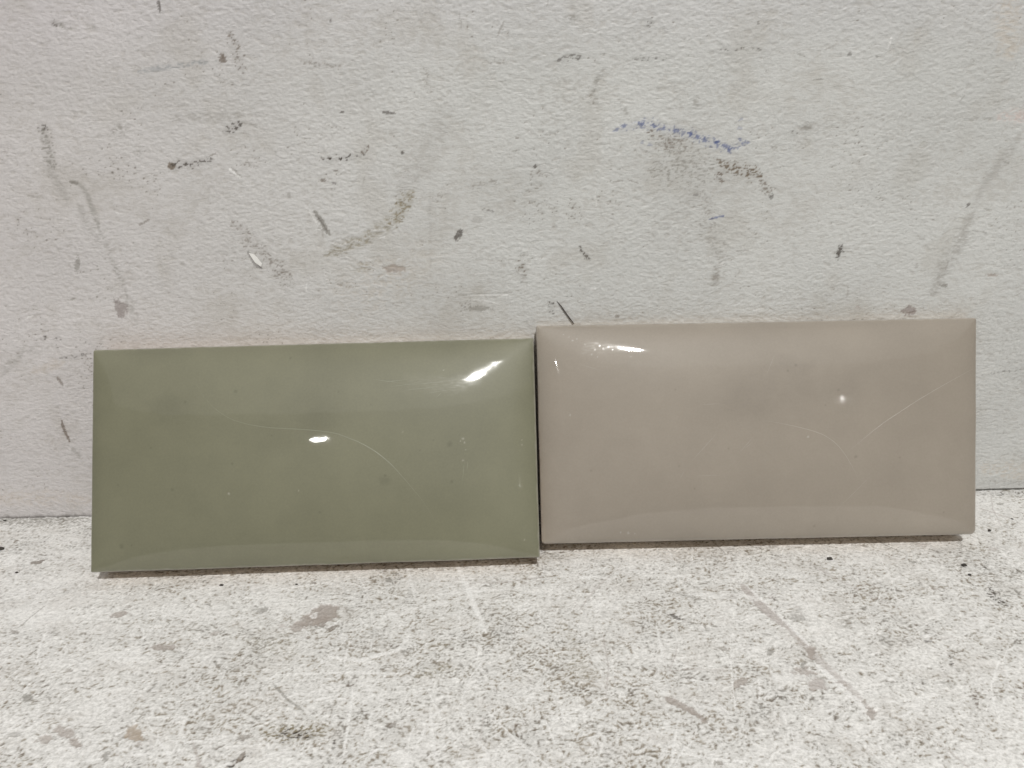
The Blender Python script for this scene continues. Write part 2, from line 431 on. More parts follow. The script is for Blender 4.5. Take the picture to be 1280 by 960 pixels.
# grime caught in the hollows of the relief, in loose patches
gr = ss(.0, 1.2, pit + .5 * perlin(X / 13, Z / 9, 23))
base += (gr * 0.30)[..., None] * (np.array([0.38, 0.35, 0.31]) - base)
pat = fbm(X / 26, Z / 20, 24, 2)
sp = ss(1.12, 1.4, perlin(X / .95, Z / .62, 25) * 1.1 + .32 * pit + .5 * pat + .12)
base += (sp * .75)[..., None] * (np.array([0.17, 0.145, 0.12]) - base)
sm = ss(.15, .8, fbm(X / 17 + 3, Z / 22, 26, 3))
base += (sm * 0.20)[..., None] * (np.array([0.40, 0.37, 0.32]) - base)
paint_marks([["b","dk",0.8,"p",-133.38,171.23,1.86,-0.72,-0.79,-1.21,0],["s","gy",0.6,"f",[[-133.8,171.46],[-129.44,169.61]],2.68,0],["s","gy",0.55,"p",[[-124.55,169.93],[-117.03,169.1],[-108.31,166.91]],1.05,0],["s","sl",0.8,"f",[[-111.78,157.1],[-102.22,158.24],[-94.69,159.2],[-87.25,159.7]],1.83,0],["b","br",0.9,"s",-85.19,160.33,0.98,-0.02,-0.22,-1.35,-0.05],["s","gy",0.4,"p",[[-114.7,163.05],[-106.13,163.3],[-97.77,162.43]],0.92,0],["s","br",0.7,"p",[[-81.64,167.18],[-80.52,162.03],[-79.27,155.87]],3.64,0],["s","gy",0.45,"f",[[-103.05,143.36],[-92.46,143.57],[-81.92,143.56]],3.74,0],["s","dk",0.85,"p",[[-88.24,138.67],[-82.21,141.65]],3.36,0],["s","gy",0.6,"s",[[-82.21,141.65],[-77.33,140.57]],0.57,0],["b","dk",0.8,"p",-144.75,141.27,1.75,-0.04,-0.48,-1.91,0],["s","gd",0.7,"p",[[-144.69,141.5],[-144.69,135.45],[-144.81,128.78]],3.93,0],["s","gy",0.4,"f",[[-144.99,140.31],[-145.0,128.04],[-142.51,119.1]],3.91,0],["b","gd",0.6,"f",-121.06,140.2,3.31,0.19,-0.23,-1.91,0],["b","gy",0.45,"f",-116.37,133.52,1.78,-0.04,-0.35,-1.71,0],["s","gy",0.3,"f",[[-129.33,138.23],[-124.84,139.09],[-121.81,140.22]],1.87,0],["s","gy",0.75,"f",[[-140.09,124.9],[-137.64,124.33],[-135.71,121.49],[-134.76,114.24],[-133.55,107.9],[-132.31,98.99],[-130.57,92.07],[-129.7,85.87]],2.14,0],["s","gd",0.8,"s",[[-140.35,124.9],[-137.64,124.33]],1.2,0],["s","gy",0.45,"f",[[-139.19,117.73],[-136.85,108.52],[-134.32,104.45]],3.65,0],["b","mv",0.85,"s",-132.72,81.97,2.24,0.53,0.13,-3.04,0],["s","gy",0.5,"f",[[-129.7,85.87],[-128.88,79.28],[-128.38,76.37]],3.22,0],["b","gd",0.7,"s",-144.09,97.94,0.83,-0.1,-0.78,-2.43,0],["b","gy",0.4,"f",-108.53,96.99,1.61,-0.04,-0.15,-0.82,0],["b","ru",0.95,"s",-106.55,128.82,1.28,-0.03,-0.23,-1.24,-0.05],["s","dk",0.85,"p",[[-107.02,129.08],[-100.03,129.4],[-93.13,130.72]],2.87,0],["s","br",0.4,"p",[[-84.69,129.01],[-77.55,128.59]],2.08,0],["s","dk",1,"p",[[-58.15,129.59],[-51.15,130.16],[-44.4,130.98]],2.24,0],["s","br",0.7,"p",[[-45.14,131.25],[-43.12,133.66]],2.8,0],["b","br",0.8,"s",-58.61,123.34,0.78,-0.02,-0.06,-0.5,0],["b","dk",0.6,"s",-55.1,122.23,0.78,-0.02,-0.04,-0.38,0],["s","br",0.5,"p",[[-59.45,120.56],[-54.81,120.19]],0.81,0],["s","dk",0.8,"s",[[-37.66,143.67],[-33.68,143.1]],0.8,0],["b","dk",0.8,"s",-50.2,143.97,0.75,-0.02,-0.04,-0.36,0],["s","br",0.55,"p",[[-57.72,139.85],[-49.7,139.17]],1.29,0],["b","dk",0.9,"s",-32.33,131.18,0.51,-0.01,-0.04,-0.49,0],["s","ol",0.85,"p",[[-30.43,118.54],[-34.5,113.21],[-38.62,108.07]],6.19,0],["s","ol",0.55,"f",[[-29.89,118.78],[-37.41,109.88],[-47.23,104.03],[-60.35,98.98]],4.86,0],["s","ol",0.5,"p",[[-43.1,105.53],[-54.23,100.99],[-60.92,98.72]],4.25,0],["b","ol",0.55,"f",-48.98,94.3,3.68,1.22,0.54,-2.09,0],["b","ch",1,"s",-37.95,93.45,3.48,-0.41,-0.25,-1.51,-0.12],["b","dk",0.9,"s",-15.72,104.27,0.78,-0.49,-1.16,-1.82,0],["s","gd",0.85,"s",[[-62.65,113.42],[-60.69,109.96],[-58.55,105.4]],1.64,-0.06],["s","dk",0.5,"s",[[-62.05,111.84],[-58.96,106.48]],0.56,-0.06],["s","wh",0.5,"s",[[-64.42,113.99],[-61.96,108.15]],0.72,0.04],["s","dk",0.6,"s",[[-86.41,100.76],[-84.47,95.8],[-82.47,94.64]],1.15,-0.05],["s","wh",0.8,"s",[[-88.51,127.61],[-85.35,124.77]],0.9,0.06],["s","gd",0.6,"s",[[-87.91,128.1],[-84.79,125.01]],0.54,-0.05],["s","br",0.6,"p",[[-90.22,110.47],[-84.63,103.68],[-80.05,98.42],[-73.64,91.92]],6.13,0],["s","br",0.5,"p",[[-78.05,93.42],[-73.3,88.28]],5.48,0],["s","ru",0.5,"p",[[-58.7,89.56],[-52.4,87.15]],2.12,0],["s","gd",0.5,"s",[[-16.74,83.63],[-9.3,84.0],[1.7,83.98]],0.35,-0.05],["s","wh",0.5,"s",[[-16.77,83.07],[1.68,83.41]],0.36,0.04],["b","gd",0.7,"s",-10.07,78.59,3.88,0.03,-0.01,-0.86,-0.04],["b","br",0.5,"p",-14.14,80.43,2.21,-0.06,-0.07,-1.43,0],["s","wh",0.35,"s",[[-12.13,82.09],[-2.54,80.11]],0.66,0.05],["s","br",0.45,"p",[[-23.26,156.15],[-22.29,148.02]],2.86,0],["s","gy",0.25,"f",[[-24.41,118.64],[-25.75,93.4]],1.37,0],["b","gy",0.4,"f",-9.38,109.15,2.38,-0.06,-0.08,-1.84,0],["b","gy",0.7,"s",-70.4,118.54,0.78,-0.02,-0.1,-0.77,0],["s","gy",0.5,"s",[[-12.13,171.5],[-11.63,166.88]],0.43,0],["s","dk",0.8,"s",[[-101.54,176.78],[-101.65,173.76]],0.8,0],["b","dk",0.6,"s",-51.06,169.99,0.48,-0.01,-0.05,-0.44,0],["b","gy",0.5,"p",-137.98,160.45,0.97,-0.02,-0.22,-0.9,0],["b","gy",0.4,"s",-88.5,169.54,0.72,-0.02,-0.08,-0.44,0],["s","br",0.45,"p",[[-61.63,158.87],[-56.81,158.08],[-48.82,156.98]],1.81,0],["s","br",0.4,"p",[[-3.96,157.51],[3.42,156.89]],1.71,0],["s","br",0.4,"p",[[-23.79,116.05],[-20.57,117.26]],2.71,0],["s","br",0.4,"p",[[-10.52,119.57],[-2.62,121.66]],2.54,0],["s","dk",0.5,"p",[[-7.4,112.25],[-2.41,111.6]],1.44,0],["s","br",0.9,"s",[[-163.41,40.43],[-163.47,36.56],[-162.6,31.64]],1.08,-0.08],["s","gy",0.6,"f",[[-162.26,29.32],[-160.04,24.93]],2.67,0],["s","br",0.7,"s",[[-161.23,57.61],[-159.5,54.18]],1.05,-0.05],["b","dk",0.8,"p",-161.8,72.34,1.38,-0.04,-0.26,-1.02,0],["b","dk",0.7,"p",-157.52,71.63,1.38,-0.04,-0.29,-1.17,0],["b","gd",0.8,"p",-158.24,68.69,1.11,-0.03,-0.29,-1.18,0],["s","dk",0.6,"p",[[-159.53,64.54],[-153.24,64.96],[-147.03,66.29]],1.39,0],["s","gd",0.5,"p",[[-151.56,85.91],[-141.99,85.93]],1.18,0],["s","gy",0.4,"f",[[-180.88,58.49],[-170.09,67.24],[-161.22,69.07]],3.25,0],["s","ta",0.22,"f",[[-197.58,8.32],[-182.36,8.54],[-160.84,7.16]],7.87,0],["s","ta",0.2,"f",[[-169.23,59.68],[-157.03,63.27]],3.8,0],["b","ru",0.85,"p",5.43,92.56,2.17,-0.06,-0.05,-2.77,0],["b","gy",0.45,"f",5.41,91.17,2.45,-0.07,-0.05,-2.78,0],["s","gd",0.55,"f",[[19.19,168.38],[23.54,170.03]],2.68,0],["b","dk",0.75,"p",45.41,167.33,1.46,-0.03,0.08,-1.76,0],["s","dk",0.65,"p",[[17.23,156.79],[21.18,158.51],[25.12,157.97]],2.15,0],["s","dk",0.6,"p",[[40.42,157.38],[47.83,157.21],[53.23,157.76]],1.69,0],["s","dk",0.6,"p",[[64.99,158.84],[76.03,159.26],[84.25,158.39]],0.91,0],["b","dk",0.6,"s",107.64,156.94,0.62,-0.01,0.08,-0.57,0],["b","dk",0.6,"s",116.18,156.05,0.5,-0.01,0.07,-0.46,0],["b","dk",0.6,"s",78.55,166.35,0.49,-0.01,0.04,-0.44,0],["s","gd",0.55,"f",[[31.6,154.16],[29.67,151.44],[28.73,147.73]],1.92,0],["s","br",0.5,"p",[[27.74,147.28],[29.79,144.41]],3.41,0],["b","bl",0.5625,"s",36.3,136.58,0.67,0.53,0.34,-0.38,0],["b","bl",0.65,"s",38.56,137.73,1.0,0.14,0.11,-0.53,0],["b","bl",0.75,"s",43.88,138.08,1.14,-0.22,-0.1,-0.71,0],["b","bl",0.75,"s",47.98,137.5,0.79,-0.44,-0.29,-0.52,0],["b","bl",0.65,"s",50.83,136.46,0.89,-0.17,-0.06,-0.48,0],["b","bl",0.7000000000000001,"s",55.2,135.87,0.86,-0.31,-0.16,-0.5,0],["b","bl",0.475,"s",57.53,135.33,0.64,-0.02,0.03,-0.49,0],["b","bl",0.8875,"s",59.86,134.78,0.4,-0.6,-0.68,-0.37,0],["b","bl",0.8500000000000001,"s",62.23,133.75,0.74,-0.41,-0.3,-0.54,0],["b","bl",0.8,"s",64.61,132.71,0.62,-0.67,-0.56,-0.46,0],["b","bl",0.8875,"s",68.52,131.87,0.35,-0.52,-0.68,-0.38,0],["b","bl",0.75,"s",71.17,130.82,1.24,-0.45,-0.18,-0.6,0],["b","bl",0.8,"s",72.82,129.55,0.74,0.62,0.4,-0.43,0],["b","bl",0.5625,"s",75.89,132.67,0.7,-0.39,-0.22,-0.42,0],["b","bl",0.6125,"s",78.3,131.63,0.77,-0.02,0.04,-0.49,0],["b","bl",0.325,"s",75.59,136.1,0.77,-0.02,0.04,-0.49,0],["b","bl",0.42500000000000004,"s",75.62,138.75,0.63,0.35,0.23,-0.34,0],["b","bl",0.375,"s",46.96,131.67,0.77,-0.02,0.02,-0.49,0],["b","bl",0.375,"s",44.62,132.47,0.64,-0.02,0.02,-0.49,0],["s","bl",0.55,"p",[[35.53,136.6],[45.66,138.28],[59.62,134.54],[72.8,129.79],[78.28,131.88]],3.74,0],["s","bl",0.8,"s",[[67.98,107.4],[70.59,108.13],[73.23,108.32]],0.56,0],["s","gd",0.5,"f",[[36.55,145.66],[40.81,138.88]],1.7,0],["b","br",0.9,"p",47.57,135.33,2.04,-0.05,0.07,-1.46,0],["b","br",0.6,"p",53.58,132.73,6.68,-0.72,-0.08,-2.2,0],["b","br",0.6,"p",53.66,131.26,5.66,-0.14,0.16,-2.96,0],["b","gd",0.6,"p",57.18,123.69,11.45,-0.29,0.38,-6.57,0],["s","ru",0.9,"p",[[69.49,125.89],[76.74,122.95],[83.44,121.0]],5.21,0],["b","br",0.9,"p",70.1,121.34,2.09,-0.05,0.18,-2.29,0],["s","br",0.7,"p",[[83.49,120.49],[87.5,114.49]],2.87,0],["b","dk",0.7,"s",87.79,114.22,0.66,-0.02,0.11,-1.04,0],["b","dk",0.7,"s",62.91,115.64,0.79,-0.02,0.03,-0.52,0],["s","br",0.35,"p",[[64.97,116.36],[69.29,100.42],[73.99,92.1]],7.4,0],["b","br",0.5,"f",71.58,88.0,1.65,-0.28,-0.24,-3.87,0],["b","ru",0.45,"p",70.97,85.21,1.93,-0.05,0.13,-1.7,0],["b","gd",0.65,"f",61.06,143.65,1.36,-0.74,-0.68,-1.22,0],["b","gd",0.65,"f",96.85,135.57,1.66,0.93,1.07,-1.5,0],["b","dk",0.7,"p",92.97,133.72,1.54,-0.04,0.14,-1.23,0],["b","br",0.4,"p",87.26,129.43,1.55,-0.04,0.13,-1.24,0],["b","gd",0.6,"p",123.27,131.75,1.55,-0.04,0.2,-1.23,0],["b","dk",1,"p",113.04,95.46,1.36,-0.39,-0.41,-3.16,-0.05],["b","dk",0.9,"s",113.04,95.46,0.68,-0.2,-0.27,-2.11,-0.05],["b","ch",1,"s",166.67,85.71,1.8,-0.05,0.14,-0.68,-0.05],["s","gy",0.4,"f",[[166.07,131.43],[161.47,122.83],[156.75,114.01]],3.64,0],["s","gy",0.55,"f",[[155.84,106.71],[154.42,98.99],[150.44,91.44],[147.15,79.44]],6.34,0],["s","gy",0.25,"f",[[156.75,114.01],[155.84,106.71]],3.39,0],["b","gd",0.8,"s",150.75,82.48,1.25,-0.03,0.12,-0.63,-0.05],["b","dk",0.8,"s",153.86,109.92,0.57,-0.3,-0.26,-0.67,0],["b","gy",0.6,"s",140.08,89.78,0.49,-0.01,0.19,-1.12,0],["s","dk",0.8,"p",[[24.66,99.44],[26.31,96.67],[28.51,94.42]],1.91,0],["b","br",0.5,"p",10.93,122.33,3.12,-0.08,-0.04,-3.55,0],["b","dk",0.8,"s",10.19,125.88,0.65,-0.02,-0.01,-0.63,0],["b","dk",0.85,"p",15.15,78.47,1.38,-0.16,-0.25,-2.86,0],["b","mv",0.95,"s",140.38,73.57,2.07,0.55,0.73,-1.71,-0.04],["b","ch",0.8,"p",122.3,74.65,1.96,-0.05,0.19,-1.31,0],["b","br",0.7,"s",37.99,74.66,0.84,-0.02,0.02,-0.58,0],["s","pk",0.4,"f",[[157.82,137.47],[167.32,137.24]],4.98,0],["s","br",0.18,"p",[[84.85,132.94],[107.28,137.74],[132.67,138.33],[155.77,137.52]],3.22,0],["s","ta",0.3,"f",[[152.85,172.09],[157.49,155.31]],9.42,0],["s","dk",0.5,"p",[[170.18,48.36],[177.14,49.71],[185.67,50.4]],1.43,0],["s","gd",0.25,"p",[[165.82,69.65],[177.04,63.41],[187.7,47.86]],16.7,0],["s","ta",0.3,"f",[[177.92,10.51],[198.28,8.16]],8.36,0],["s","gd",0.4,"p",[[178.28,4.27],[197.77,3.66]],3.25,0],["s","wh",0.5,"s",[[27.83,84.4],[30.57,84.61]],0.77,0.08],["s","wh",0.4,"s",[[71.29,91.9],[73.99,92.1]],0.76,0.08],["s","gy",0.22,"f",[[-34.06,118.89],[-25.57,128.78],[-16.93,145.54]],8.97,0],["b","gy",0.14,"f",18.22,144.69,15.09,-0.36,-0.0,-14.21,0],["b","ta",0.16,"f",-41.79,89.66,23.73,7.96,2.82,-10.58,0],["b","gy",0.15,"f",-83.19,104.44,21.24,-0.56,-2.37,-16.01,0],["b","gy",0.13,"f",60.07,119.05,23.59,-0.6,1.43,-23.05,0],["s","gy",0.25,"f",[[47.75,100.99],[62.86,116.41]],6.64,0]], wx, wz, base, hgt, pit, 100)  # the dark stroke along the lifted paint flake is its shadow, painted on
# stray short hairline scratches
rng = random.Random(7)
extra = []
for k in range(70):
    x, z, a, l = rng.uniform(-195, 195), rng.uniform(70, 178), rng.uniform(-.5, .5) + (1.2 if rng.random() < .25 else 0), rng.uniform(1, 5)
    extra.append(['s', rng.choice(['gd', 'gd', 'wh', 'br']), rng.uniform(.25, .6), 's',
                  [[x, z], [x + l * math.cos(a), z + l * math.sin(a)]], rng.uniform(.35, .6), rng.choice([-.04, .04])])
paint_marks(extra, wx, wz, base, hgt, pit, 900)
Y = -(hgt - 0.12) * fine
# the lower edge of the wall stops a hair above the floor, more on the right
nx, nz = len(wx), len(wz)
zz = Z.copy()
gap = 0.10 + 1.15 * ss(60, 140, wx) + 0.12 * perlin(wx / 9, wx * 0, 31)
zz[0] = gap
V = np.stack([X, Y, zz], -1).reshape(-1, 3)
ret = np.stack([wx, np.full(nx, 14.0), gap + .05], 1)           # underside of the wall
top = np.stack([wx, np.full(nx, 14.0), np.full(nx, 900.0)], 1)
n0 = nx * nz
V = np.concatenate([V, ret, top])
Q = grid_faces(nx, nz)
i = np.arange(nx - 1)
Qr = np.stack([n0 + i, n0 + i + 1, i + 1, i], 1)
j = (nz - 1) * nx + i
Qt = np.stack([j, j + 1, n0 + nx + i + 1, n0 + nx + i], 1)
Qb = np.stack([n0 + nx + i, n0 + nx + i + 1, n0 + i + 1, n0 + i], 1)
me = mesh_np("wall", V * MM, np.concatenate([Q, Qr, Qt, Qb]))
set_colour(me, "paint", base.reshape(-1, 3))
wall = link("wall", me, M_wall, kind="structure", category="wall",
            label="rough white painted wall with brown and grey scuffs behind the tiles")

# ------------------------------------------------------------------ floor
fx = axis(-202, 202, 0.28, -900, 900)
fy = axis(-131, 1.0, 0.28, -900, 16.0)
X, Y = np.meshgrid(fx, fy)
fine = ss(-330, -203, X) * ss(330, 203, X) * ss(-300, -131, Y)
ux = X + 1.2 * perlin(X / 5, Y / 4, 43)
uy = Y + 1.0 * perlin(X / 6, Y / 5, 44)
f1 = perlin(ux / 2.4, uy / 1.6, 51)
f2 = perlin(ux / 1.15 + 4, uy / 0.85, 52)
f3 = perlin(ux / 0.62, uy / 0.55, 53)
lump = perlin(ux / 4.5, uy / 3.2, 54)
relief = 0.09 * lump + 0.10 * f1 + 0.125 * f2 + 0.075 * f3
hgt = relief + .15 * perlin(X / 40, Y / 30, 55)
pit = -(.5 * f1 + .75 * f2 + .55 * f3) * 1.25
dens = (.12 + .32 * perlin(X / 34, Y / 22, 61) + .26 * perlin(X / 12, Y / 8, 62)
        + .28 * np.exp(-((X - 0) / 60) ** 2 - ((Y + 90) / 35) ** 2)
        - .05 * np.exp(-((X + 140) / 50) ** 2 - ((Y + 40) / 40) ** 2))
base = np.empty(X.shape + (3,), np.float32)
base[:] = (0.87, 0.862, 0.845)
base *= (1 + .04 * perlin(X / 30, Y / 20, 63) + .03 * perlin(X / 9, Y / 6, 64))[..., None]
f4 = perlin(X / .55, Y / .42, 65)
tone = pit * .8 + .75 * dens + .30 * f4
smooth = ss(-.15, .45, perlin(X / 17, Y / 9, 70) + .45 * perlin(X / 5, Y / 3.4, 71))
tone = tone + .13 - .27 * smooth
warm = ss(-.8, .5, perlin(X / 6, Y / 5, 66) + .4 * perlin(X / 40, Y / 30, 69))[..., None]
mid = np.array([0.64, 0.632, 0.612])
base += (ss(-.55, .35, tone) * .8)[..., None] * (mid - base)
fl = ss(.42, .80, tone)
fc = np.array([0.32, 0.305, 0.285]) * (1 - warm) + np.array([0.33, 0.285, 0.225]) * warm
base += (fl * .85)[..., None] * (fc - base)
dk = ss(.88, 1.25, tone + .15 * perlin(X / 3, Y / 2, 67))
base += (dk * .8)[..., None] * (np.array([0.17, 0.145, 0.115]) - base)
worn = ss(.15, .8, fbm(X / 15 + 2, Y / 8, 72, 3) + .15 * f1)
base += (worn * .26)[..., None] * (np.array([0.58, 0.55, 0.515]) - base)
ltn = ss(.55, 1.2, -pit + .3 * perlin(X / 4, Y / 3, 68))
base += (ltn * .5)[..., None] * (np.array([0.88, 0.875, 0.86]) - base)
rng = random.Random(11)
extra = []
for k in range(1000):
    x, y = rng.uniform(-190, 190), rng.uniform(-135, -5)
    a = rng.choice([rng.gauss(0.1, .25), rng.gauss(0.1, .25), rng.gauss(-1.1, .35), rng.gauss(1.0, .3)])
    l = rng.uniform(2, 9)
    b = rng.uniform(-.3, .3)
    extra.append(['s', 'wh', rng.uniform(.3, .8), 's',
                  [[x, y], [x + .5 * l * math.cos(a), y + .5 * l * math.sin(a)], [x + l * math.cos(a + b), y + l * math.sin(a + b)]],
                  rng.uniform(.28, .8), .06])
for k in range(80):
    x, y = rng.uniform(-190, 190), rng.uniform(-130, -8)
    a, l, b = rng.choice([-1.15, -.9, 1.1, .1, 1.35]) + rng.gauss(0, .2), rng.uniform(9, 30), rng.uniform(-.12, .12)
    extra.append(['s', rng.choice(['wh', 'wh', 'wh', 'gd', 'gp']), rng.uniform(.4, .85), 's',
                  [[x, y], [x + .5 * l * math.cos(a), y + .5 * l * math.sin(a)], [x + l * math.cos(a + b), y + l * math.sin(a + b)]],
                  rng.uniform(.35, .75), rng.choice([.05, -.04])])
for k in range(90):
    x, y = rng.uniform(-190, 190), rng.uniform(-135, -5)
    a, s = rng.uniform(-.5, .5), rng.uniform(.3, 1.2)
    extra.append(['b', rng.choice(['gd', 'ch', 'gp', 'br']), rng.uniform(.4, .8), 's', x, y,
                  s * 1.6 * math.cos(a), s * 1.6 * math.sin(a), -s * .8 * math.sin(a), s * .8 * math.cos(a), -.06])
paint_marks(extra, fx, fy, base, hgt, pit, 2000)
